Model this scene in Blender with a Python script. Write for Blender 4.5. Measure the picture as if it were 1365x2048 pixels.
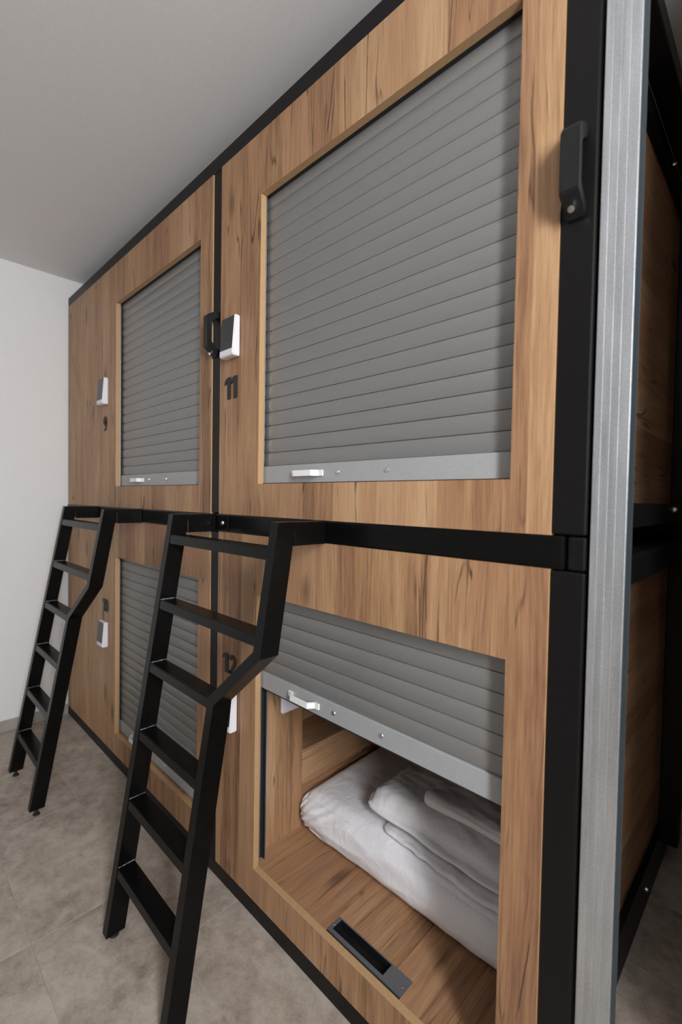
import bpy, bmesh, math, random
from mathutils import Vector, Matrix, noise

# ------------------------------------------------------------------ scene reset
for o in list(bpy.data.objects):
    bpy.data.objects.remove(o)
scene = bpy.context.scene
C = scene.collection

# ------------------------------------------------------------------ camera
CAM = Vector((2.85265, -0.78021, 1.22674))
RIGHT = Vector((0.71622827, 0.69765808, 0.01703747))
UP = Vector((-0.03141891, 0.00784708, 0.9994755))
FWD = Vector((-0.69715846, 0.7163879, -0.02753995))
cam_data = bpy.data.cameras.new('camera')
cam_data.sensor_fit = 'HORIZONTAL'
cam_data.sensor_width = 36.0
cam_data.lens = 925.1057 / 1365.0 * 36.0
cam_data.clip_start = 0.02
cam = bpy.data.objects.new('camera', cam_data)
C.objects.link(cam)
m3 = Matrix((RIGHT, UP, -FWD)).transposed()
cam.matrix_world = Matrix.Translation(CAM) @ m3.to_4x4()
scene.camera = cam
cam_data.dof.use_dof = True
cam_data.dof.focus_distance = 1.25
cam_data.dof.aperture_fstop = 4.0

# ------------------------------------------------------------------ world, light, exposure
w = bpy.data.worlds.new('daylight')
scene.world = w
w.use_nodes = True
bg = w.node_tree.nodes['Background']
bg.inputs[0].default_value = (0.80, 0.88, 1.0, 1)
bg.inputs[1].default_value = 1.0

ROOM_X1, ROOM_Y0, ROOM_Y1, CEIL = 4.05, -4.20, 2.30, 2.402
WIN_Y0, WIN_Y1, WIN_Z0, WIN_Z1 = -1.30, -0.88, 1.05, 2.34


def area_light(name, loc, direction, sx, sy, power, color):
    ld = bpy.data.lights.new(name, 'AREA')
    ld.shape = 'RECTANGLE'
    ld.size, ld.size_y = sx, sy
    ld.energy = power
    ld.color = color
    o = bpy.data.objects.new(name, ld)
    C.objects.link(o)
    o.location = loc
    o.rotation_euler = Vector(direction).to_track_quat('-Z', 'Y').to_euler()
    return o


# daylight coming in through the window of the right wall
area_light('window_daylight', (ROOM_X1 + 0.16, (WIN_Y0 + WIN_Y1) / 2, (WIN_Z0 + WIN_Z1) / 2),
           (-1, 0.12, -0.40), WIN_Y1 - WIN_Y0, WIN_Z1 - WIN_Z0, 104.0, (0.97, 0.985, 1.0))

vs = scene.view_settings
vs.view_transform = 'Standard'
vs.look = 'None'
vs.exposure = 0.0
vs.gamma = 1.0
vs.use_curve_mapping = False

# ------------------------------------------------------------------ materials


def new_mat(name):
    m = bpy.data.materials.new(name)
    m.use_nodes = True
    nt = m.node_tree
    return m, nt, nt.nodes['Principled BSDF']


def N(nt, typ, **kw):
    n = nt.nodes.new(typ)
    for k, v in kw.items():
        setattr(n, k, v)
    return n


def mathn(nt, op, a, b=None, c=None):
    n = N(nt, 'ShaderNodeMath', operation=op)
    for i, v in enumerate((a, b, c)):
        if v is None:
            continue
        if isinstance(v, (int, float)):
            n.inputs[i].default_value = v
        else:
            nt.links.new(v, n.inputs[i])
    return n.outputs[0]


def maprange(nt, val, a, b, c, d):
    n = N(nt, 'ShaderNodeMapRange')
    n.clamp = True
    nt.links.new(val, n.inputs[0])
    for i, v in enumerate((a, b, c, d)):
        n.inputs[1 + i].default_value = v
    return n.outputs[0]


def combine(nt, x, y, z):
    n = N(nt, 'ShaderNodeCombineXYZ')
    for i, v in enumerate((x, y, z)):
        if isinstance(v, (int, float)):
            n.inputs[i].default_value = v
        else:
            nt.links.new(v, n.inputs[i])
    return n.outputs[0]


def noise_tex(nt, vec, scale=1.0, detail=3.0, rough=0.55, dist=0.0):
    n = N(nt, 'ShaderNodeTexNoise')
    n.inputs['Scale'].default_value = scale
    n.inputs['Detail'].default_value = detail
    n.inputs['Roughness'].default_value = rough
    n.inputs['Distortion'].default_value = dist
    if vec is not None:
        nt.links.new(vec, n.inputs['Vector'])
    return n.outputs['Fac']


def ramp(nt, fac, stops):
    n = N(nt, 'ShaderNodeValToRGB')
    el = n.color_ramp.elements
    while len(el) < len(stops):
        el.new(0.5)
    for e, (p, c) in zip(el, stops):
        e.position = p
        e.color = (c[0], c[1], c[2], 1)
    nt.links.new(fac, n.inputs[0])
    return n.outputs[0]


def mix(nt, fac, a, b, mode='MIX'):
    n = N(nt, 'ShaderNodeMix', data_type='RGBA', blend_type=mode)
    for s, v in ((n.inputs[0], fac), (n.inputs[6], a), (n.inputs[7], b)):
        if isinstance(v, (int, float)):
            s.default_value = v
        elif isinstance(v, tuple):
            s.default_value = (v[0], v[1], v[2], 1)
        else:
            nt.links.new(v, s)
    return n.outputs[2]


def bump(nt, bsdf, height, strength, dist):
    b = N(nt, 'ShaderNodeBump')
    b.inputs['Strength'].default_value = strength
    b.inputs['Distance'].default_value = dist
    nt.links.new(height, b.inputs['Height'])
    nt.links.new(b.outputs[0], bsdf.inputs['Normal'])


def wood_mat(name, across, along, seed, tint=1.0):
    """oak laminate printed in staves; across / along are object axes 0,1,2"""
    m, nt, bs = new_mat(name)
    tc = N(nt, 'ShaderNodeTexCoord')
    sp = N(nt, 'ShaderNodeSeparateXYZ')
    nt.links.new(tc.outputs['Object'], sp.inputs[0])
    a0, b0 = sp.outputs[across], sp.outputs[along]
    wob = noise_tex(nt, combine(nt, mathn(nt, 'MULTIPLY', a0, 5.0), mathn(nt, 'MULTIPLY', b0, 2.2), seed), 1.0, 2.0)
    a = mathn(nt, 'MULTIPLY_ADD', wob, 0.028, a0)
    # staves
    vor = N(nt, 'ShaderNodeTexVoronoi', voronoi_dimensions='1D')
    vor.inputs['Scale'].default_value = 10.5
    nt.links.new(mathn(nt, 'ADD', a0, seed * 1.37), vor.inputs['W'])
    sv = N(nt, 'ShaderNodeSeparateColor')
    nt.links.new(vor.outputs['Color'], sv.inputs[0])
    r1, r2 = sv.outputs[0], sv.outputs[1]
    off = mathn(nt, 'MULTIPLY_ADD', r2, 7.0, seed)
    # grain at four widths
    g0 = noise_tex(nt, combine(nt, mathn(nt, 'MULTIPLY', a, 520.0), mathn(nt, 'MULTIPLY', b0, 16.0), off), 1.0, 2.0, 0.6)
    g1 = noise_tex(nt, combine(nt, mathn(nt, 'MULTIPLY', a, 190.0), mathn(nt, 'MULTIPLY', b0, 5.0), off), 1.0, 3.0, 0.6)
    g2 = noise_tex(nt, combine(nt, mathn(nt, 'MULTIPLY', a, 40.0), mathn(nt, 'MULTIPLY', b0, 1.7), off), 1.0, 5.0, 0.65, 0.5)
    g3 = noise_tex(nt, combine(nt, mathn(nt, 'MULTIPLY', a, 8.0), mathn(nt, 'MULTIPLY', b0, 1.3), off), 1.0, 3.0, 0.55, 1.0)
    v = mathn(nt, 'MULTIPLY', r1, 0.17)
    v = mathn(nt, 'MULTIPLY_ADD', g0, 0.26, v)
    v = mathn(nt, 'MULTIPLY_ADD', g1, 0.36, v)
    v = mathn(nt, 'MULTIPLY_ADD', g2, 0.36, v)
    v = mathn(nt, 'MULTIPLY_ADD', g3, 0.42, v)
    col = ramp(nt, v, [(0.55, (0.105, 0.052, 0.028)), (0.655, (0.240, 0.128, 0.066)), (0.745, (0.345, 0.193, 0.098)),
                       (0.835, (0.420, 0.249, 0.130)), (0.97, (0.520, 0.335, 0.185))])
    # some staves redder, some yellower
    col = mix(nt, mathn(nt, 'MULTIPLY', r2, 0.40), col, (0.330, 0.160, 0.092))
    # dark cracks following the grain
    aw = mathn(nt, 'MULTIPLY_ADD', noise_tex(nt, combine(nt, mathn(nt, 'MULTIPLY', a0, 14.0), mathn(nt, 'MULTIPLY', b0, 9.0), off), 1.0, 3.0), 0.010, a)
    for (sa, sb, lo, hi, so, amt) in ((11.0, 0.9, 0.0010, 0.0062, 31.0, 0.95), (30.0, 1.5, 0.002, 0.013, 57.0, 0.7)):
        c1 = noise_tex(nt, combine(nt, mathn(nt, 'MULTIPLY', aw, sa), mathn(nt, 'MULTIPLY', b0, sb), mathn(nt, 'ADD', off, so)), 1.0, 1.5, 0.4, 0.0)
        line = maprange(nt, mathn(nt, 'ABSOLUTE', mathn(nt, 'SUBTRACT', c1, 0.5)), lo, hi, 1.0, 0.0)
        cm = noise_tex(nt, combine(nt, mathn(nt, 'MULTIPLY', a, 8.0), mathn(nt, 'MULTIPLY', b0, 4.5), mathn(nt, 'ADD', off, so)), 1.0, 2.0)
        line = mathn(nt, 'MULTIPLY', line, maprange(nt, cm, 0.50, 0.58, 0.0, amt))
        col = mix(nt, line, col, (0.050, 0.027, 0.018))
    # knots
    kv = N(nt, 'ShaderNodeTexVoronoi', voronoi_dimensions='3D')
    kv.inputs['Scale'].default_value = 1.0
    nt.links.new(combine(nt, mathn(nt, 'MULTIPLY', a, 8.5), mathn(nt, 'MULTIPLY', b0, 3.4), seed), kv.inputs['Vector'])
    ks = N(nt, 'ShaderNodeSeparateColor')
    nt.links.new(kv.outputs['Color'], ks.inputs[0])
    pick = maprange(nt, ks.outputs[0], 0.62, 0.64, 0.0, 1.0)
    kd = mathn(nt, 'MULTIPLY_ADD', mathn(nt, 'SUBTRACT', g2, 0.5), 0.22, kv.outputs['Distance'])
    knot = mathn(nt, 'MULTIPLY', maprange(nt, kd, 0.05, 0.20, 0.75, 0.0), pick)
    col = mix(nt, knot, col, (0.095, 0.050, 0.030))
    if tint != 1.0:
        col = mix(nt, 1.0, col, (tint, tint, tint), 'MULTIPLY')
    nt.links.new(col, bs.inputs['Base Color'])
    bs.inputs['Roughness'].default_value = 0.48
    bs.inputs['Specular IOR Level'].default_value = 0.35
    bump(nt, bs, g1, 0.10, 0.0008)
    return m


def plain(name, col, rough=0.5, metal=0.0, spec=0.5, ntscale=None, amp=0.0, bumpd=0.0):
    m, nt, bs = new_mat(name)
    bs.inputs['Base Color'].default_value = (*col, 1)
    bs.inputs['Roughness'].default_value = rough
    bs.inputs['Metallic'].default_value = metal
    bs.inputs['Specular IOR Level'].default_value = spec
    if ntscale:
        tc = N(nt, 'ShaderNodeTexCoord')
        f = noise_tex(nt, tc.outputs['Object'], ntscale, 4.0)
        lo = tuple(max(0, c * (1 - amp)) for c in col)
        hi = tuple(min(1, c * (1 + amp)) for c in col)
        nt.links.new(ramp(nt, f, [(0.3, lo), (0.7, hi)]), bs.inputs['Base Color'])
        if bumpd:
            bump(nt, bs, f, 0.3, bumpd)
    return m


M = {}
M['wood_front'] = wood_mat('oak_laminate_upright', 0, 2, 3.1)
M['wood_front_b'] = wood_mat('oak_laminate_upright_b', 0, 2, 11.7)
M['wood_front_c'] = wood_mat('oak_laminate_upright_c', 0, 2, 21.3)
M['wood_front_d'] = wood_mat('oak_laminate_upright_d', 0, 2, 37.9)
M['wood_floor'] = wood_mat('oak_laminate_ledge', 0, 1, 5.3)
M['wood_col'] = wood_mat('oak_laminate_side_upright', 1, 2, 8.2)
M['wood_side'] = wood_mat('oak_laminate_side_lying', 2, 1, 14.6)
M['edge'] = plain('oak_edge_band', (0.47, 0.290, 0.145), 0.5, ntscale=160, amp=0.06)
M['black'] = plain('black_powder_coat', (0.0062, 0.0056, 0.0060), 0.40, spec=0.20, ntscale=900, amp=0.2, bumpd=0.00012)
M['black_gloss'] = plain('black_satin_lacquer', (0.0032, 0.0030, 0.0029), 0.27, spec=0.17, ntscale=30, amp=0.3)
M['black_plastic'] = plain('black_plastic', (0.0085, 0.0085, 0.0095), 0.45, spec=0.35, ntscale=700, amp=0.2, bumpd=0.0001)
M['rubber'] = plain('black_rubber', (0.012, 0.012, 0.012), 0.8, ntscale=300, amp=0.2)
M['slat'] = plain('grey_shutter_slat', (0.265, 0.261, 0.256), 0.42, metal=0.45, spec=0.5, ntscale=350, amp=0.05)
M['bar'] = plain('grey_shutter_bar', (0.340, 0.346, 0.352), 0.42, metal=0.0, ntscale=200, amp=0.04)
M['alu'] = plain('aluminium', (0.52, 0.53, 0.55), 0.35, metal=0.8, ntscale=200, amp=0.08)
M['steel'] = plain('bright_screw_steel', (0.72, 0.72, 0.73), 0.25, metal=1.0, ntscale=300, amp=0.05)
M['lockplate'] = plain('brushed_grey_lock_plate', (0.20, 0.205, 0.215), 0.42, metal=0.55, ntscale=400, amp=0.1)
M['white_plastic'] = plain('white_plastic', (0.80, 0.78, 0.82), 0.4, ntscale=400, amp=0.02)
M['cream_plastic'] = plain('off_white_handle', (0.86, 0.86, 0.84), 0.4, ntscale=400, amp=0.02)
M['glass_black'] = plain('dark_reader_face', (0.030, 0.032, 0.034), 0.30, ntscale=200, amp=0.1)
M['wall'] = plain('white_wall_paint', (0.80, 0.795, 0.79), 0.85, spec=0.2, ntscale=120, amp=0.015, bumpd=0.0003)
M['ceiling'] = plain('ceiling_paint', (0.80, 0.795, 0.80), 0.9, spec=0.2, ntscale=90, amp=0.02, bumpd=0.0003)
M['dark_back'] = plain('dark_grey_backing', (0.10, 0.095, 0.09), 0.9, ntscale=20, amp=0.2)  # even dark grey for the wall behind the pods
M['skirting'] = plain('greige_skirting', (0.36, 0.33, 0.30), 0.6, ntscale=14, amp=0.12)
M['grout'] = plain('tile_joint', (0.40, 0.350, 0.300), 0.85, ntscale=40, amp=0.1)
M['digit'] = plain('black_number', (0.010, 0.009, 0.009), 0.5, ntscale=300, amp=0.1)


def tile_mat():
    m, nt, bs = new_mat('stone_look_floor_tile')
    g = N(nt, 'ShaderNodeNewGeometry')
    oi = N(nt, 'ShaderNodeObjectInfo')
    addv = N(nt, 'ShaderNodeVectorMath', operation='ADD')
    nt.links.new(g.outputs['Position'], addv.inputs[0])
    nt.links.new(combine(nt, 0.0, 0.0, mathn(nt, 'MULTIPLY', oi.outputs['Random'], 9.0)), addv.inputs[1])
    v = addv.outputs[0]
    n1 = noise_tex(nt, v, 5.0, 5.0, 0.62, 0.6)
    n2 = noise_tex(nt, v, 26.0, 5.0, 0.65, 0.3)
    n3 = noise_tex(nt, v, 160.0, 3.0, 0.6)
    f = mathn(nt, 'MULTIPLY', n1, 0.46)
    f = mathn(nt, 'MULTIPLY_ADD', n2, 0.38, f)
    f = mathn(nt, 'MULTIPLY_ADD', n3, 0.16, f)
    f = mathn(nt, 'MULTIPLY_ADD', oi.outputs['Random'], 0.05, f)
    col = ramp(nt, f, [(0.37, (0.185, 0.153, 0.126)), (0.50, (0.345, 0.290, 0.242)),
                       (0.63, (0.460, 0.402, 0.342))])
    nt.links.new(col, bs.inputs['Base Color'])
    bs.inputs['Roughness'].default_value = 0.5
    bs.inputs['Specular IOR Level'].default_value = 0.35
    bump(nt, bs, n2, 0.12, 0.001)
    return m


M['tile'] = tile_mat()


def galv_mat():
    m, nt, bs = new_mat('galvanised_sheet_steel')
    tc = N(nt, 'ShaderNodeTexCoord')
    sp = N(nt, 'ShaderNodeSeparateXYZ')
    nt.links.new(tc.outputs['Object'], sp.inputs[0])
    sc = combine(nt, mathn(nt, 'MULTIPLY', sp.outputs[0], 500.0), sp.outputs[1], mathn(nt, 'MULTIPLY', sp.outputs[2], 260.0))
    n1 = noise_tex(nt, sc, 1.0, 3.0, 0.7)
    n2 = noise_tex(nt, combine(nt, mathn(nt, 'MULTIPLY', sp.outputs[0], 60.0), 0.0, mathn(nt, 'MULTIPLY', sp.outputs[2], 5.0)), 1.0, 3.0, 0.6)
    f = mathn(nt, 'MULTIPLY_ADD', n2, 0.5, mathn(nt, 'MULTIPLY', n1, 0.5))
    nt.links.new(ramp(nt, f, [(0.32, (0.36, 0.38, 0.40)), (0.68, (0.66, 0.68, 0.70))]), bs.inputs['Base Color'])
    bs.inputs['Metallic'].default_value = 0.85
    nt.links.new(maprange(nt, n1, 0.2, 0.8, 0.36, 0.55), bs.inputs['Roughness'])
    bump(nt, bs, n1, 0.25, 0.0003)
    return m


M['galv'] = galv_mat()
M['galv_flange'] = plain('galvanised_flange_blue_reflection', (0.34, 0.43, 0.49), 0.42, metal=1.0, ntscale=600, amp=0.08)  # cold blue of the flange's reflection put into its base colour


def cloth_mat(name, col):
    m, nt, bs = new_mat(name)
    tc = N(nt, 'ShaderNodeTexCoord')
    n1 = noise_tex(nt, tc.outputs['Object'], 26.0, 4.0, 0.55, 0.9)
    n2 = noise_tex(nt, tc.outputs['Object'], 1100.0, 2.0)
    bs.inputs['Base Color'].default_value = (*col, 1)
    nt.links.new(mix(nt, n2, tuple(c * 0.97 for c in col), col), bs.inputs['Base Color'])
    bs.inputs['Roughness'].default_value = 0.85
    bs.inputs['Specular IOR Level'].default_value = 0.2
    bs.inputs['Sheen Weight'].default_value = 0.15
    bump(nt, bs, n1, 0.38, 0.010)
    return m


M['sheet'] = cloth_mat('white_cotton_sheet', (0.80, 0.79, 0.815))
M['pillow'] = cloth_mat('white_cotton_pillow', (0.78, 0.765, 0.785))

# ------------------------------------------------------------------ mesh helpers


def tag(o, label=None, cat=None, group=None, kind=None):
    if label:
        o['label'] = label
    if cat:
        o['category'] = cat
    if group:
        o['group'] = group
    if kind:
        o['kind'] = kind
    return o


def put(o, parent):
    """child keeps world coordinates while the parent empty stands at its base"""
    if parent is not None:
        o.parent = parent
        o.matrix_parent_inverse = Matrix.Translation(-parent.location)
    return o


def thing(name, label, cat, loc, group=None):
    o = bpy.data.objects.new(name, None)
    o.empty_display_size = 0.05
    C.objects.link(o)
    o.location = loc
    return tag(o, label, cat, group)


def finish(name, bm, mats, parent=None, smooth=False, loc=None):
    me = bpy.data.meshes.new(name)
    bmesh.ops.recalc_face_normals(bm, faces=bm.faces[:])
    bm.to_mesh(me)
    bm.free()
    if not isinstance(mats, (list, tuple)):
        mats = [mats]
    for mt in mats:
        me.materials.append(mt)
    if smooth:
        for p in me.polygons:
            p.use_smooth = True
    o = bpy.data.objects.new(name, me)
    C.objects.link(o)
    put(o, parent)
    if loc is not None:
        o.location = loc
    return o


def bm_box(bm, x0, x1, y0, y1, z0, z1, bevel=0.0, seg=2):
    r = bmesh.ops.create_cube(bm, size=1.0)
    vs_ = r['verts']
    for v in vs_:
        v.co = Vector((x0 + (v.co.x + .5) * (x1 - x0), y0 + (v.co.y + .5) * (y1 - y0), z0 + (v.co.z + .5) * (z1 - z0)))
    if bevel:
        es = set()
        for v in vs_:
            for e in v.link_edges:
                es.add(e)
        bmesh.ops.bevel(bm, geom=list(es), offset=bevel, segments=seg, affect='EDGES', profile=0.5)


def box(name, xr, yr, zr, mat, parent=None, bevel=0.0, seg=2):
    bm = bmesh.new()
    bm_box(bm, xr[0], xr[1], yr[0], yr[1], zr[0], zr[1], bevel, seg)
    return finish(name, bm, mat, parent)


def bm_prism(bm, pts, axis, lo, hi):
    """polygon pts (2-D) extruded along an axis: 0 -> (y,z), 1 -> (x,z), 2 -> (x,y)"""
    def v3(p, t):
        return {0: (t, p[0], p[1]), 1: (p[0], t, p[1]), 2: (p[0], p[1], t)}[axis]
    a = [bm.verts.new(v3(p, lo)) for p in pts]
    b = [bm.verts.new(v3(p, hi)) for p in pts]
    n = len(pts)
    bm.faces.new(a)
    bm.faces.new(b[::-1])
    for i in range(n):
        bm.faces.new((a[i], b[i], b[(i + 1) % n], a[(i + 1) % n]))


def bm_cyl(bm, p0, p1, r0, r1=None, seg=14):
    p0, p1 = Vector(p0), Vector(p1)
    r1 = r0 if r1 is None else r1
    d = p1 - p0
    q = d.to_track_quat('Z', 'Y').to_matrix().to_4x4()
    bmesh.ops.create_cone(bm, cap_ends=True, segments=seg, radius1=r0, radius2=r1, depth=d.length,
                          matrix=Matrix.Translation((p0 + p1) / 2) @ q)


def panel_hole(name, x0, x1, z0, z1, h, y0, y1, mats, parent):
    """front board with a rectangular cut-out; cut edges and outer edges get the edge band"""
    hx0, hx1, hz0, hz1 = h
    xs, zs = [x0, hx0, hx1, x1], [z0, hz0, hz1, z1]
    bm = bmesh.new()
    grid = {}
    for k, y in enumerate((y0, y1)):
        for i in range(4):
            for j in range(4):
                grid[k, i, j] = bm.verts.new((xs[i], y, zs[j]))
    for k in (0, 1):
        for i in range(3):
            for j in range(3):
                if (i, j) == (1, 1):
                    continue
                f = bm.faces.new((grid[k, i, j], grid[k, i + 1, j], grid[k, i + 1, j + 1], grid[k, i, j + 1]))
                f.material_index = 0

    def wall(p, q):
        f = bm.faces.new((grid[0, *p], grid[0, *q], grid[1, *q], grid[1, *p]))
        f.material_index = 1
    for i in range(3):
        wall((i, 0), (i + 1, 0)); wall((i, 3), (i + 1, 3)); wall((0, i), (0, i + 1)); wall((3, i), (3, i + 1))
    wall((1, 1), (2, 1)); wall((1, 2), (2, 2)); wall((1, 1), (1, 2)); wall((2, 1), (2, 2))
    return finish(name, bm, mats, parent)


def rounded_box(name, lo, hi, r, cuts, mat, parent=None, shape=None):
    """soft rounded block; shape(Vector, u) -> Vector is applied last"""
    bm = bmesh.new()
    bmesh.ops.create_cube(bm, size=2.0)
    bmesh.ops.subdivide_edges(bm, edges=bm.edges[:], cuts=cuts, use_grid_fill=True)
    lo, hi = Vector(lo), Vector(hi)
    c, hsz = (lo + hi) / 2, (hi - lo) / 2
    for v in bm.verts:
        u = v.co.copy()
        p = Vector((u.x * hsz.x, u.y * hsz.y, u.z * hsz.z))
        inner = Vector([max(-(hsz[i] - r[i]), min(hsz[i] - r[i], p[i])) for i in range(3)])
        d = Vector([(p[i] - inner[i]) / r[i] for i in range(3)])
        if d.length > 1e-6:
            m = max(abs(d.x), abs(d.y), abs(d.z))
            d = d.normalized() * m
            p = inner + Vector([d[i] * r[i] for i in range(3)])
        p = p + c
        v.co = shape(p, u) if shape else p
    return finish(name, bm, mat, parent, smooth=True)


# ------------------------------------------------------------------ facade dimensions
XL, XP0, XP1, XW, XR = 0.0, 1.5064, 1.5568, 2.5731, 2.6265
Z_B, Z_R0, Z_R1, Z_T0, Z_T = 0.0542, 1.1189, 1.1742, 2.2486, 2.30
Z_TOP_HOLE, Z_LOW_HOLE = (1.2664, 2.0764), (0.1478, 0.9516)
XH9, XH11 = (0.6889, 1.4302), (1.7644, 2.5032)
PY0, PY1 = -0.003, 0.015          # front board
SH_Y = 0.0255                     # face of the shutter
DEPTH = 2.02

# ------------------------------------------------------------------ room shell
fl = box('floor', (-0.10, ROOM_X1), (ROOM_Y0, ROOM_Y1), (-0.06, -0.0012), M['grout'])
tag(fl, 'grey beige stone-look tile floor in front of the sleeping pods', 'floor', kind='structure')
TW, TH, GAP = 0.5545, 0.2785, 0.0014
bm = bmesh.new()
bm_box(bm, GAP / 2, TW - GAP / 2, GAP / 2, TH - GAP / 2, -0.010, 0.0, 0.0008, 1)
tile_proto = finish('tile', bm, M['tile'], fl)
first = True
for j in range(-14, 10):
    y = -0.4755 + TH * j
    if y < ROOM_Y0 or y + TH > ROOM_Y1:
        continue
    sh = (0.850 if ((j + 1) // 2) % 2 == 0 else 0.850 + TW / 2)
    k0 = math.ceil((-0.10 - sh) / TW)
    k = k0
    while sh + (k + 1) * TW < ROOM_X1:
        if y > 0.3 and sh + (k + 1) * TW < 2.5:      # nothing shows under the pods
            k += 1
            continue
        if first:
            t = tile_proto
            first = False
        else:
            t = tile_proto.copy()
            C.objects.link(t)
        t.location = (sh + k * TW, y, 0)
        k += 1

wl = box('wall_left', (-0.14, -0.020), (ROOM_Y0, ROOM_Y1), (-0.06, CEIL + 0.06), M['wall'])
tag(wl, 'plain white painted wall meeting the end of the pods', 'wall', kind='structure')
wf = box('wall_front', (-0.14, ROOM_X1 + 0.12), (ROOM_Y0 - 0.12, ROOM_Y0), (-0.06, CEIL + 0.06), M['wall'])
tag(wf, 'white painted wall facing the sleeping pods', 'wall', kind='structure')
wb = box('wall_back', (-0.14, ROOM_X1 + 0.12), (ROOM_Y1, ROOM_Y1 + 0.12), (-0.06, CEIL + 0.06), M['dark_back'])
tag(wb, 'dark grey wall behind the sleeping pods', 'wall', kind='structure')
ce = box('ceiling', (-0.14, ROOM_X1 + 0.12), (ROOM_Y0 - 0.12, ROOM_Y1 + 0.12), (CEIL, CEIL + 0.1), M['ceiling'])
tag(ce, 'plain pale grey painted ceiling over the pods', 'ceiling', kind='structure')
wp = box('wall_partition_added', (3.10, ROOM_X1), (0.0, 0.10), (0.0, CEIL), M['wall'])  # added out of view, blocks window light from the side of the pods
tag(wp, 'unseen white partition wall added to keep the pod side dark', 'wall', kind='structure')
# right wall with its window opening
bm = bmesh.new()
X0, X1 = ROOM_X1, ROOM_X1 + 0.12
bm_box(bm, X0, X1, ROOM_Y0, WIN_Y0, -0.06, CEIL)
bm_box(bm, X0, X1, WIN_Y1, ROOM_Y1, -0.06, CEIL)
bm_box(bm, X0, X1, WIN_Y0, WIN_Y1, -0.06, WIN_Z0)
bm_box(bm, X0, X1, WIN_Y0, WIN_Y1, WIN_Z1, CEIL)
wr = finish('wall_right', bm, M['wall'])
tag(wr, 'white painted wall with the daylight window', 'wall', kind='structure')
wn = thing('window_1', 'white framed window in the right wall', 'window', (ROOM_X1 + 0.05, (WIN_Y0 + WIN_Y1) / 2, WIN_Z0))
wn['kind'] = 'structure'
fx = (ROOM_X1 + 0.04, ROOM_X1 + 0.09)
box('window_frame', fx, (WIN_Y0, WIN_Y0 + 0.05), (WIN_Z0, WIN_Z1), M['white_plastic'], wn)
box('window_frame', fx, (WIN_Y1 - 0.05, WIN_Y1), (WIN_Z0, WIN_Z1), M['white_plastic'], wn)
box('window_frame', fx, (WIN_Y0 + 0.05, WIN_Y1 - 0.05), (WIN_Z0, WIN_Z0 + 0.05), M['white_plastic'], wn)
box('window_frame', fx, (WIN_Y0 + 0.05, WIN_Y1 - 0.05), (WIN_Z1 - 0.05, WIN_Z1), M['white_plastic'], wn)

bb = box('baseboard_left', (-0.020, -0.010), (ROOM_Y0, -0.002), (0.0, 0.0575), M['skirting'], bevel=0.0015)
tag(bb, 'low grey beige tile skirting along the white wall', 'skirting', kind='structure')

# ------------------------------------------------------------------ black steel frame
fr = thing('bunk_rack', 'black square-tube steel rack carrying the four wood pods', 'bunk rack', (1.3, 0.0, 0.0))
BV = 0.004
TY = (0.0, 0.050)
box('bottom_rail', (-0.018, XR), TY, (0.0, Z_B), M['black'], fr, BV)
box('top_rail', (-0.018, XR), TY, (Z_T0, Z_T), M['black'], fr, BV)
box('middle_rail', (-0.018, 2.5955), (-0.004, 0.046), (Z_R0, Z_R1), M['black_gloss'], fr, BV)
box('corner_block', (2.5985, XR), TY, (Z_R0 + 0.0005, Z_R1 - 0.001), M['black'], fr, BV)
for x0, x1 in ((-0.018, -0.001), (XP0 - 0.001, XP1 + 0.001), (XW - 0.001, XR)):
    box('post', (x0, x1), TY, (Z_B, Z_R0 - 0.0015), M['black'], fr, BV)
    box('post', (x0, x1), TY, (Z_R1 + 0.0015, Z_T0), M['black'], fr, BV)
# return along the open side
SX = (XW, XR)
box('side_rail', SX, (0.050, DEPTH), (Z_T0, Z_T), M['black'], fr, BV)
box('side_rail', (2.557, 2.573), (0.050, DEPTH), (2.19, Z_T0 - 0.001), M['black'], fr, 0.002)
box('side_rail', SX, (0.050, DEPTH), (1.178, 1.229), M['black'], fr, BV)
box('side_rail', SX, (0.050, DEPTH), (1.061, 1.124), M['black'], fr, 0.009, 3)
box('side_rail', (2.557, 2.573), (0.050, DEPTH), (0.0, 0.125), M['black'], fr, 0.002)
for y in (1.02, DEPTH - 0.05):
    box('side_post', SX, (y, y + 0.05), (0.126, 1.0605), M['black'], fr, BV)
    box('side_post', SX, (y, y + 0.05), (1.2295, Z_T0), M['black'], fr, BV)
box('rear_rail', (-0.018, XW), (DEPTH - 0.05, DEPTH), (Z_T0, Z_T), M['black'], fr, BV)
for (x, y, z) in ((2.573, 0.885, 2.228), (2.573, 0.86, 0.062), (2.6265, 0.735, 1.214)):
    bm = bmesh.new()
    bm_cyl(bm, (x - 0.002, y, z), (x + 0.006, y, z), 0.0085, 0.0065, 10)
    bm_cyl(bm, (x + 0.006, y, z), (x + 0.009, y, z), 0.0045, 0.0045, 6)
    finish('bolt', bm, M['steel'], fr)
# splice plate and bolt where the ladder arm meets the rail
box('splice_plate', (1.552, 1.618), (-0.0075, -0.0045), (1.122, 1.171), M['black_gloss'], fr, 0.001)
bm = bmesh.new()
bm_cyl(bm, (1.588, -0.0075, 1.147), (1.588, -0.013, 1.147), 0.0075, 0.0055, 12)
finish('bolt', bm, M['steel'], fr)


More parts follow.
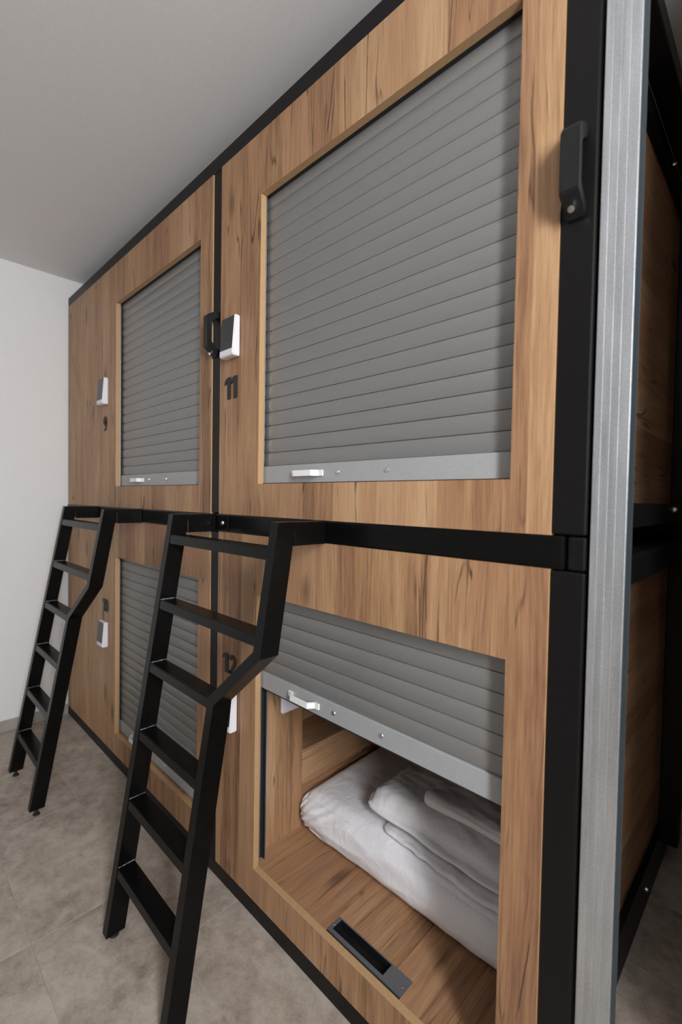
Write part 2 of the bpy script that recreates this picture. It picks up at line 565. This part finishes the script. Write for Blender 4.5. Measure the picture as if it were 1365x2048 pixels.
def grab_handle(cx):
    prof = [(-0.0005, 1.6685), (-0.0005, 1.6900), (-0.0270, 1.7080), (-0.0290, 1.7120), (-0.0290, 1.7700), (-0.0270, 1.7750),
            (-0.0005, 1.7905), (-0.0005, 1.8100), (-0.0100, 1.8100), (-0.0375, 1.7935), (-0.0410, 1.7870),
            (-0.0410, 1.6980), (-0.0380, 1.6930), (-0.0060, 1.6700)]
    bm_ = bmesh.new()
    bm_prism(bm_, prof, 0, cx - 0.0140, cx + 0.0140)
    es = [e for e in bm_.edges if abs(e.verts[0].co.x - e.verts[1].co.x) < 1e-6]
    bmesh.ops.bevel(bm_, geom=es, offset=0.0022, segments=2, affect='EDGES')
    h = finish('grab_handle', bm_, M['black_plastic'], fr)
    bm_ = bmesh.new()
    for zc in (1.683,):
        bm_cyl(bm_, (cx, -0.012, zc), (cx, -0.026, zc - 0.008), 0.0055, 0.0050, 12)
        bm_cyl(bm_, (cx, -0.0255, zc - 0.008), (cx, -0.028, zc - 0.0095), 0.0032, 0.0032, 6)
    finish('bolt', bm_, M['steel'], h)


grab_handle(1.5316)
grab_handle(2.5975)

# ------------------------------------------------------------------ sleeping pods
PITCH = 0.03845


def slat_mesh():
    """one convex roller-shutter slat with a recessed joint, 0.757 m long, centred on x, its foot at z = 0"""
    p = PITCH
    prof = [(0.0080, 0.0), (0.0030, 0.0004)]
    for i in range(9):
        t = i / 8.0
        prof.append((0.0030 * (1 - math.sin(math.pi * (0.06 + 0.88 * t)) ** 0.8) , 0.0022 + (p - 0.0034) * t))
    prof += [(0.0070, p - 0.0001), (0.0105, p - 0.0001), (0.0105, 0.0)]
    bm_ = bmesh.new()
    bm_prism(bm_, prof, 0, -0.3785, 0.3785)
    me_o = finish('slat', bm_, M['slat'])
    me = me_o.data
    bpy.data.objects.remove(me_o)
    return me


SLAT = slat_mesh()


def pull_handle_mesh():
    pts_o = [(-0.060, 0), (-0.060, -0.004), (-0.046, -0.004), (-0.034, -0.0205), (0.034, -0.0205), (0.046, -0.004), (0.060, -0.004), (0.060, 0),
             (0.043, 0), (0.031, -0.0165), (-0.031, -0.0165), (-0.043, 0)]
    bm_ = bmesh.new()
    bm_prism(bm_, pts_o, 2, -0.0075, 0.0075)
    o = finish('pull_handle', bm_, M['cream_plastic'])
    me = o.data
    bpy.data.objects.remove(o)
    return me


PULL = pull_handle_mesh()


def screw_mesh():
    bm_ = bmesh.new()
    bm_cyl(bm_, (0, 0, 0), (0, -0.0022, 0), 0.0062, 0.0050, 14)
    bm_cyl(bm_, (0, -0.0022, 0), (0, -0.0026, 0), 0.0022, 0.0022, 6)
    o = finish('screw', bm_, M['steel'])
    me = o.data
    bpy.data.objects.remove(o)
    return me


SCREW = screw_mesh()


def inst(name, me, loc, parent):
    o = bpy.data.objects.new(name, me)
    C.objects.link(o)
    put(o, parent)
    o.location = loc
    return o


def stroke(pts):
    """thick pen stroke: pts = (x, z, half width)"""
    left, right = [], []
    for i, (x, z, h) in enumerate(pts):
        p, q = pts[max(0, i - 1)], pts[min(len(pts) - 1, i + 1)]
        d = Vector((q[0] - p[0], q[1] - p[1])).normalized()
        left.append((x - d.y * h, z + d.x * h))
        right.append((x + d.y * h, z - d.x * h))
    return [(left[i], left[i + 1], right[i + 1], right[i]) for i in range(len(pts) - 1)]


def arc(cx, cz, rx, rz, a0, a1, n, w0, w1):
    out = []
    for i in range(n + 1):
        t = math.radians(a0 + (a1 - a0) * i / n)
        k = abs(math.cos(t))
        out.append((cx + rx * math.cos(t), cz + rz * math.sin(t), w0 + (w1 - w0) * k))
    return out


GLYPH = {
    '1': [((0.23, 0.0), (0.50, 0.0), (0.50, 1.0), (0.23, 1.0)), ((0.0, 0.68), (0.23, 0.78), (0.23, 1.0), (0.0, 0.86))],
    '0': stroke(arc(0.30, 0.5, 0.21, 0.44, 0, 360, 28, 0.06, 0.10)),
    '9': stroke(arc(0.29, 0.68, 0.19, 0.25, 0, 360, 24, 0.065, 0.10)) +
         stroke([(0.48, 0.68, 0.10), (0.48, 0.45, 0.10), (0.43, 0.22, 0.085), (0.33, 0.10, 0.07), (0.17, 0.065, 0.06)]),
    '2': stroke(arc(0.30, 0.70, 0.20, 0.245, 165, -20, 14, 0.065, 0.10) +
                [(0.40, 0.44, 0.09), (0.22, 0.22, 0.075), (0.10, 0.08, 0.07)]) +
         [((0.02, 0.0), (0.60, 0.0), (0.60, 0.16), (0.02, 0.16))],
}
GW = {'1': 0.50, '0': 0.61, '9': 0.59, '2': 0.60}


def digits(text, x0, z0, height, width, parent, gap=0.06):
    """solid numerals standing off the board, one mesh per numeral"""
    x = x0
    kx = width / (sum(GW[c] for c in text) + gap * (len(text) - 1))
    for ch in text:
        bm_ = bmesh.new()
        for quad in GLYPH[ch]:
            bm_prism(bm_, [(x + a * kx, z0 + b * height) for a, b in quad], 1, -0.0062, -0.0032)
        finish('number_digit', bm_, M['digit'], parent)
        x += (GW[ch] + gap) * kx


def pod(label, wood, xr, zr, hx, hz, number, num_box, bar_z, n_slats, is_open):
    p = thing('sleeping_pod', label, 'sleeping pod', ((xr[0] + xr[1]) / 2, 0.0, zr[0]), 'sleeping pods in the steel frame')
    panel_hole('front_panel', xr[0], xr[1], zr[0], zr[1], (hx[0], hx[1], hz[0], hz[1]), PY0, PY1, [wood, M['edge']], p)
    cx = (hx[0] + hx[1]) / 2
    # guide channels left and right of the opening
    for s, xe in ((-1, hx[0]), (1, hx[1])):
        bm_ = bmesh.new()
        ins = xe - s * 0.0008
        out = xe + s * 0.016
        a, b = min(ins, out), max(ins, out)
        zz = (hz[0] + 0.004, zr[1] - 0.02)
        a2, b2 = (a, b - 0.0035) if s < 0 else (a + 0.0035, b)
        bm_box(bm_, a2, b2, PY1 + 0.0006, PY1 + 0.0032, *zz)
        bm_box(bm_, a2, b2, SH_Y + 0.0130, SH_Y + 0.0158, *zz)
        oo = xe + s * 0.018
        bm_box(bm_, min(out, oo), max(out, oo), PY1 + 0.0006, SH_Y + 0.0158, *zz)
        g = finish('guide_channel', bm_, M['rubber'], p)
        bm_ = bmesh.new()
        a3, b3 = (b - 0.0033, b) if s < 0 else (a, a + 0.0033)
        bm_box(bm_, a3, b3, PY1 + 0.0006, PY1 + 0.0028, *zz)
        bm_box(bm_, a3, b3, SH_Y + 0.0130, SH_Y + 0.0162, *zz)
        finish('channel_lip', bm_, M['alu'], g)
    box('brush_seal', (hx[0] + 0.0012, hx[1] - 0.0012), (PY1 + 0.0010, SH_Y - 0.0006), (hz[1] + 0.0004, hz[1] + 0.011), M['rubber'], p)
    # shutter: slats and end bar
    sh = bpy.data.objects.new('roller_shutter', None)
    C.objects.link(sh)
    sh.empty_display_size = 0.03
    put(sh, p)
    z = bar_z + 0.0485
    for i in range(n_slats):
        inst('slat', SLAT, (cx, SH_Y, z + PITCH * i), sh)
    bm_ = bmesh.new()
    bm_box(bm_, cx - 0.3785, cx + 0.3785, SH_Y - 0.0035, SH_Y + 0.0105, bar_z, bar_z + 0.0480, 0.0012, 2)
    bar = finish('end_bar', bm_, M['bar'], p)
    bm_ = bmesh.new()
    bm_box(bm_, cx - 0.3785, cx + 0.3785, SH_Y - 0.001, SH_Y + 0.0085, bar_z - 0.004, bar_z, 0)
    finish('rubber_seal', bm_, M['rubber'], bar)
    inst('pull_handle', PULL, (hx[0] + 0.183, SH_Y - 0.0036, bar_z + 0.0235), bar)
    inst('screw', SCREW, (hx[0] + 0.294, SH_Y - 0.0034, bar_z + 0.0245), bar)
    inst('screw', SCREW, (hx[0] + 0.446, SH_Y - 0.0034, bar_z + 0.0245), bar)
    digits(number, *num_box, p)
    # shell of the capsule
    ix0, ix1 = hx[0] - 0.20, hx[1] + 0.048
    zt = zr[1] - 0.03
    box('back_wall', (ix0, ix1), (DEPTH - 0.07, DEPTH - 0.055), (zr[0], zt), M['wood_front_b'], p)
    box('roof', (ix0, ix1), (0.055, DEPTH - 0.071), (zt - 0.016, zt), M['wood_floor'], p)
    box('side_wall', (ix1 - 0.012, ix1 + 0.003), (0.055, DEPTH - 0.071), (zr[0] + 0.002, zt - 0.017), M['wood_side'], p)
    if not is_open:
        box('side_wall', (ix0, ix0 + 0.015), (0.055, DEPTH - 0.071), (zr[0] + 0.002, zt - 0.017), M['wood_side'], p)
        fz = hz[0] - 0.001
        box('base_board', (ix0 + 0.016, ix1 - 0.013), (PY1 + 0.001, DEPTH - 0.071), (fz - 0.018, fz), M['wood_floor'], p)
    return p


p9 = pod('upper wood pod against the white wall, numbered 9, its grey shutter closed', M['wood_front'], (XL, XP0), (Z_R1, Z_T0), XH9, Z_TOP_HOLE,
         '9', (0.541, 1.524, 0.068, 0.044), 1.2690, 22, False)
p11 = pod('upper wood pod between two black grab handles, numbered 11, grey shutter closed', M['wood_front_b'], (XP1, XW), (Z_R1, Z_T0), XH11, Z_TOP_HOLE,
          '11', (1.590, 1.526, 0.066, 0.066), 1.2690, 22, False)
p10 = pod('lower wood pod behind both ladders, numbered 10, its grey shutter closed', M['wood_front_c'], (XL, XP0), (Z_B, Z_R0), XH9, Z_LOW_HOLE,
          '10', (0.536, 0.684, 0.060, 0.072), 0.1520, 21, False)
p12 = pod('lower wood pod numbered 12 with its grey shutter pushed up over white bedding', M['wood_front_d'], (XP1, XW), (Z_B, Z_R0), XH11, Z_LOW_HOLE,
          '12', (1.592, 0.685, 0.060, 0.074), 0.6735, 9, True)

# interior of the open pod
FZ = 0.1470
LPX = 2.0505
bm = bmesh.new()
bx0, bx1, by0, by1 = 1.575, 2.5375, PY1 + 0.001, DEPTH - 0.071
sx0, sx1, sy0, sy1 = LPX + 0.010, LPX + 0.172, 0.029, 0.0625
for q in ((bx0, sx0, by0, by1), (sx1, bx1, by0, by1), (sx0, sx1, by0, sy0), (sx0, sx1, sy1, by1)):
    bm_box(bm, q[0], q[1], q[2], q[3], FZ - 0.018, FZ)
finish('base_board', bm, M['wood_floor'], p12)
WX = 1.7245
box('inner_upright', (WX - 0.016, WX), (0.0425, 0.2150), (FZ + 0.0004, 1.07), M['wood_col'], p12)
box('inner_low_board', (WX - 0.018, WX - 0.002), (0.2155, DEPTH - 0.072), (FZ + 0.0004, 0.397), M['wood_side'], p12)
box('shelf_board', (1.565, WX - 0.0185), (0.2155, DEPTH - 0.072), (0.380, 0.396), M['wood_floor'], p12)
box('shelf_back', (1.5610, 1.5645), (0.2155, DEPTH - 0.072), (0.397, 1.07), M['wood_side'], p12)
box('shelf_end', (1.565, WX - 0.0165), (0.1985, 0.2145), (FZ + 0.0004, 1.07), M['wood_front'], p12)
box('socket_plate', (WX + 0.0002, WX + 0.011), (0.119, 0.205), (0.5520, 0.6420), M['white_plastic'], p12, 0.008, 3)


# lock plates let into the ledge behind each lower opening
def lock_plate(x0, parent):
    x1, y0, y1 = x0 + 0.2285, 0.0195, 0.0655
    ox0, ox1, oy0, oy1 = x0 + 0.010, x0 + 0.172, 0.029, 0.0625
    z0, z1 = FZ + 0.0002, FZ + 0.0024
    bm_ = bmesh.new()
    for a in ((x0, ox0, y0, y1), (ox1, x1, y0, y1), (ox0, ox1, y0, oy0), (ox0, ox1, oy1, y1)):
        bm_box(bm_, a[0], a[1], a[2], a[3], z0, z1)
    lp = finish('lock_plate', bm_, M['lockplate'], parent)
    bm_ = bmesh.new()
    t = 0.0012
    bm_box(bm_, ox0 + 0.0002, ox1 - 0.0002, oy0 + 0.0002, oy1 - 0.0002, FZ - 0.022, FZ - 0.0205)
    bm_box(bm_, ox0 + 0.0002, ox0 + t, oy0 + 0.0002, oy1 - 0.0002, FZ - 0.0205, z1 - 0.0002)
    bm_box(bm_, ox1 - t, ox1 - 0.0002, oy0 + 0.0002, oy1 - 0.0002, FZ - 0.0205, z1 - 0.0002)
    bm_box(bm_, ox0 + t, ox1 - t, oy0 + 0.0002, oy0 + t, FZ - 0.0205, z1 - 0.0002)
    bm_box(bm_, ox0 + t, ox1 - t, oy1 - t, oy1 - 0.0002, FZ - 0.0205, z1 - 0.0002)
    finish('slot', bm_, M['black_plastic'], lp)
    bm_ = bmesh.new()
    bm_box(bm_, x0 + 0.0005, x1 - 0.0005, y0 - 0.0050, y0 - 0.0002, z0, z0 + 0.0004)
    finish('shadow_gap', bm_, M['rubber'], lp)
    for xx in (x0 + 0.0055, x1 - 0.010):
        bm_ = bmesh.new()
        bm_cyl(bm_, (xx, (y0 + y1) / 2 - 0.002, z1), (xx, (y0 + y1) / 2 - 0.002, z1 + 0.001), 0.0026, 0.002, 10)
        finish('screw', bm_, M['steel'], lp)


lock_plate(LPX, p12)

# ------------------------------------------------------------------ card readers beside the doors


def reader(x0, z0, h, label):
    wd = 0.072
    root = thing('keycard_reader', label, 'card reader', (x0 + wd / 2, -0.003, z0), 'keycard readers on the pod fronts')
    y = -0.0033
    prof = [(y, z0), (y, z0 + h), (y - 0.0175, z0 + h), (y - 0.0265, z0 + 0.004), (y - 0.0240, z0)]
    bm_ = bmesh.new()
    bm_prism(bm_, prof, 0, x0, x0 + wd)
    bmesh.ops.bevel(bm_, geom=bm_.edges[:], offset=0.0025, segments=2, affect='EDGES')
    finish('housing', bm_, M['white_plastic'], root)
    # dark face let into the sloping front
    f0, f1 = Vector((0, y - 0.0265, z0 + 0.004)), Vector((0, y - 0.0175, z0 + h))
    d = (f1 - f0).normalized()
    n = Vector((0, -d.z, d.y))
    a, b = f0 + d * 0.016, f1 - d * 0.003
    bm_ = bmesh.new()
    vs0 = []
    for t in (0.0, 0.0012):
        for (xx, q) in ((x0 + 0.0035, a), (x0 + wd - 0.0035, a), (x0 + wd - 0.0035, b), (x0 + 0.0035, b)):
            c = q + n * t
            vs0.append(bm_.verts.new((xx, c.y, c.z)))
    bm_.faces.new(vs0[:4]); bm_.faces.new(vs0[4:][::-1])
    for i in range(4):
        j = (i + 1) % 4
        bm_.faces.new((vs0[i], vs0[4 + i], vs0[4 + j], vs0[j]))
    finish('reader_face', bm_, M['glass_black'], root)


reader(1.5945, 1.646, 0.120, 'white card reader with dark face beside a black grab handle, above 11')
reader(0.5225, 1.644, 0.120, 'white card reader on the pod by the white wall, above the number 9')
reader(0.5310, 0.524, 0.115, 'white card reader with dark face below the number 10')
reader(1.6010, 0.520, 0.113, 'white card reader below the number 12, half behind the ladder')

# ------------------------------------------------------------------ ladders


def ladder(dx, lean, foot_z, label):
    root = thing('bunk_ladder', label, 'ladder', (1.71 + dx, -0.31, 0.0), 'black steel ladders hooked on the middle rail')
    ZT = 1.1735

    def yf(z):
        return -0.149 - lean * (ZT - z)

    def stringer(left, right):
        bm_ = bmesh.new()
        pts = [(x + dx, z) for x, z in right] + [(x + dx, z) for x, z in left[::-1]]
        a = [bm_.verts.new((x, yf(z), z)) for x, z in pts]
        b = [bm_.verts.new((x, yf(z) + 0.050, z)) for x, z in pts]
        n = len(pts)
        k = n // 2
        for i in range(k - 1):
            bm_.faces.new((a[i], a[i + 1], a[n - 2 - i], a[n - 1 - i]))
            bm_.faces.new((b[i], b[n - 1 - i], b[n - 2 - i], b[i + 1]))
        for i in range(n):
            j = (i + 1) % n
            bm_.faces.new((a[i], b[i], b[j], a[j]))
        es = [e for e in bm_.edges if len(e.link_faces) == 2 and e.calc_face_angle(0) > 0.9]
        bmesh.ops.bevel(bm_, geom=es, offset=0.0018, segments=2, affect='EDGES', material=1)
        return finish('stringer', bm_, [M['black_gloss'], M['worn']], root)

    stringer([(1.520, ZT), (1.520, foot_z)], [(1.548, ZT), (1.548, foot_z)])
    stringer([(2.0205, ZT), (2.0205, 0.8900), (1.8705, 0.7490), (1.8705, foot_z)],
             [(2.0480, ZT), (2.0480, 0.8790), (1.8980, 0.7380), (1.8980, foot_z)])
    for x0, x1 in ((1.5203, 1.5477), (2.0208, 2.0477)):
        box('top_arm', (x0 + dx, x1 + dx), (yf(ZT) + 0.046, -0.0045), (1.1185, 1.1732), M['black_gloss'], root, 0.002)
    for zt in (1.1140, 0.9260, 0.7480, 0.5620, 0.3760, 0.1950):
        xr_ = 2.0203 if zt > 0.88 else (1.8703 if zt < 0.745 else 1.8715)
        bm_ = bmesh.new()
        y0 = yf(zt) + 0.0015
        x0_, x1_ = 1.5482 + dx, xr_ + dx
        prof = [(y0, zt), (y0 + 0.046, zt), (y0 + 0.046 - lean * 0.0255, zt - 0.0255), (y0 - lean * 0.0255, zt - 0.0255)]
        bm_prism(bm_, prof, 0, x0_, x1_)
        es = [e for e in bm_.edges if abs(e.verts[0].co.x - e.verts[1].co.x) > 0.1]
        bmesh.ops.bevel(bm_, geom=es, offset=0.0020, segments=2, affect='EDGES')
        rg = finish('rung', bm_, M['black_gloss'], root)
        if zt < 1.0:
            bm_ = bmesh.new()
            rnd = random.Random(int(zt * 1000))
            for i in range(11):
                yy = y0 + 0.003 + 0.041 * i / 10
                bmesh.ops.create_icosphere(bm_, subdivisions=1, radius=0.0016 + rnd.random() * 0.0014,
                                           matrix=Matrix.Translation((x0_ + 0.0006, yy, zt + 0.0004)))
            finish('weld_bead', bm_, M['weld'], rg, smooth=True)
    for xc in (1.534, 1.884):
        bm_ = bmesh.new()
        yc = yf(foot_z) + 0.026
        bm_cyl(bm_, (xc + dx, yc, 0.0002), (xc + dx, yc, 0.0060), 0.0125, 0.0105, 16)
        bm_cyl(bm_, (xc + dx, yc, 0.0060), (xc + dx, yc, foot_z - 0.0004), 0.0060, 0.0060, 12)
        finish('levelling_foot', bm_, M['rubber'], root)
    return root


def worn_mat():
    m, nt, bs = new_mat('rubbed_lacquer_edge')
    tc = N(nt, 'ShaderNodeTexCoord')
    f = noise_tex(nt, tc.outputs['Object'], 70.0, 4.0, 0.7)
    nt.links.new(ramp(nt, f, [(0.46, (0.004, 0.004, 0.004)), (0.62, (0.20, 0.195, 0.19))]), bs.inputs['Base Color'])
    bs.inputs['Roughness'].default_value = 0.32
    return m


M['worn'] = worn_mat()
M['weld'] = plain('lacquered_weld_glints', (0.35, 0.35, 0.36), 0.18, metal=0.9, ntscale=500, amp=0.3)  # silvery weld beads, base colour brightened to bring out their glints
ladder(0.0, 0.1575, 0.0125, 'black steel ladder standing in front of the pods numbered 10 and 12')
ladder(-1.067, 0.1840, 0.0250, 'black steel ladder standing near the white wall by pods 9 and 10')

# ------------------------------------------------------------------ galvanised stud at the open end
st = thing('metal_stud', 'ribbed galvanised steel wall stud beside the black corner post', 'stud', (2.656, 0.0, 0.0))
outer = [(2.6320, 0.0), ]
for g in (2.6425, 2.6540, 2.6655):
    outer += [(g - 0.0009, 0.0), (g - 0.0002, 0.00022), (g + 0.0002, 0.00022), (g + 0.0009, 0.0)]
outer += [(2.6786, 0.0), (2.6797, 0.0004), (2.6800, 0.0012), (2.6792, 0.0014), (2.6320, 0.0014)]
bm = bmesh.new()
bm_prism(bm, outer, 2, 0.0005, CEIL - 0.0005)
finish('web', bm, M['galv'], st)
for xa, xb in ((2.6320, 2.6328), (2.6791, 2.6800)):
    box('flange', (xa, xb), (0.0015, 0.0345), (0.0005, CEIL - 0.0005), M['galv_flange'], st)
box('edge_lip', (2.6735, 2.6800), (0.0347, 0.0357), (0.001, CEIL - 0.001), M['galv'], st)

# ------------------------------------------------------------------ bedding in the open pod


def wrinkle(x, y, seed):
    """ridged folds"""
    n = noise.noise(Vector((x, y, seed)))
    return (1.0 - abs(n) * 2.2)


def mat_shape(p, u):
    q = p.copy()
    # soft swell of the long side and creases in the fitted sheet
    if u.y < 0:
        q.y -= 0.008 * (1 - u.z * u.z) * (-u.y)
    end = max(0.0, min(1.0, (1.98 - p.x) / 0.22))
    q.z -= 0.012 * end * end * max(0.0, u.z) * max(0.0, -u.y)
    q.z += 0.0030 * noise.noise(Vector((p.x * 9, p.y * 9, p.z * 14))) * (1 if u.z > -0.5 else 0)
    side = max(0.0, min(1.0, (-u.y - 0.55) / 0.4))
    # gathers at the corner, long loose folds further along
    d = Vector((p.x - 1.73, p.z - 0.16))
    ang = math.atan2(d.y, d.x + 0.02)
    gat = wrinkle(ang * 7.0, d.length * 6.0, 2.0) * max(0.0, 1 - d.length / 0.26)
    lng = wrinkle(p.x * 6.0 + p.z * 9.0, p.z * 14.0 - p.x * 5.0, 7.0)
    low = 1.0 if u.z < 0.95 else 0.5
    q.y -= side * low * (0.0110 * gat + 0.0045 * lng)
    top = max(0.0, u.z) * (1 - side)
    q.z += top * 0.0028 * wrinkle(p.x * 5.0 + p.y * 3.0, p.y * 16.0 - p.x * 9.0, 11.0)
    return q


mt = rounded_box('mattress', (1.7260, 0.1980, FZ + 0.0006), (2.5365, 1.20, 0.2890), (0.055, 0.050, 0.060), 84, M['sheet'], None, mat_shape)
tag(mt, 'white sheeted mattress lying on the ledge of the open pod', 'mattress')


def duvet_shape(p, u):
    q = p.copy()
    t = max(0.0, min(1.0, (p.x - 2.05) / 0.30))
    q.z = 0.2945 + (q.z - 0.2945) * (0.45 + 0.55 * t)
    q.y += 0.030 * (1 - t) * max(0.0, -u.y)
    f = max(0.0, u.z + 0.6)
    q.z += (0.004 * noise.noise(Vector((p.x * 13, p.y * 13, p.z * 10))) + 0.0020 * wrinkle(p.x * 22 + p.y * 12, p.y * 20, 4.0)) * f
    q.y -= 0.006 * wrinkle(p.x * 16.0, p.z * 10.0, 3.0) * max(0.0, -u.y)
    return q


dv = rounded_box('duvet', (2.0500, 0.2020, 0.2945), (2.5300, 0.66, 0.3150), (0.030, 0.028, 0.011), 56, M['sheet'], None, duvet_shape)
tag(dv, 'thin white folded bed cover lying on the sheeted mattress', 'bed cover')


def pillow_shape(lo, hi, amp, skew, hem):
    lo, hi = Vector(lo), Vector(hi)

    def f(p, u):
        q = p.copy()
        # thin at the hem, plump in the middle
        ex = max(0.0, 1 - abs(u.x) ** 4.0)
        ey = max(0.0, 1 - abs(u.y) ** 4.0)
        k = hem + (1 - hem) * (ex * ey) ** 0.5
        q.z = lo.z + (q.z - lo.z) * k
        n = noise.noise(Vector((p.x * 10 + skew, p.y * 13, p.z * 6)))
        w_ = wrinkle(p.x * 15 + p.y * 9 + skew, p.y * 22 - p.x * 6, skew)
        q.z += (amp * n + amp * 0.45 * w_) * max(0.0, u.z + 0.3) * (0.4 + 0.6 * k)
        # gathered hem at the narrow end
        g = max(0.0, -u.x - 0.7) / 0.3
        q.z += 0.007 * g * wrinkle(p.y * 26.0, 1.0, skew) * (u.z * 0.5 + 0.5)
        q.x -= 0.008 * g * wrinkle(p.y * 18.0, 5.0, skew)
        q.y -= 0.014 * n * max(0.0, -u.y)
        return q
    return f


def soft(name, lo, hi, r, rotz, tilt, amp, seed, hem, mat, label, cat):
    o = rounded_box(name, lo, hi, r, 56, mat, None, pillow_shape(lo, hi, amp, seed, hem))
    c = (Vector(lo) + Vector(hi)) / 2
    c.z = lo[2]
    o.data.transform(Matrix.Translation(c) @ Matrix.Rotation(rotz, 4, 'Z') @ Matrix.Rotation(tilt, 4, 'Y') @ Matrix.Translation(-c))
    tag(o, label, cat)
    return o


soft('pillow', (1.985, 0.222, 0.3260), (2.525, 0.62, 0.3960), (0.05, 0.05, 0.030), math.radians(-1.5), 0.0, 0.010, 3.0, 0.30, M['pillow'],
     'plump white pillow lying on the folded bed cover', 'pillow')
soft('folded_sheet', (2.185, 0.250, 0.4130), (2.525, 0.58, 0.4480), (0.014, 0.014, 0.012), math.radians(-5), math.radians(-2), 0.004, 9.0, 0.75, M['pillow'],
     'white folded sheet stacked on top of the pillow', 'sheet')
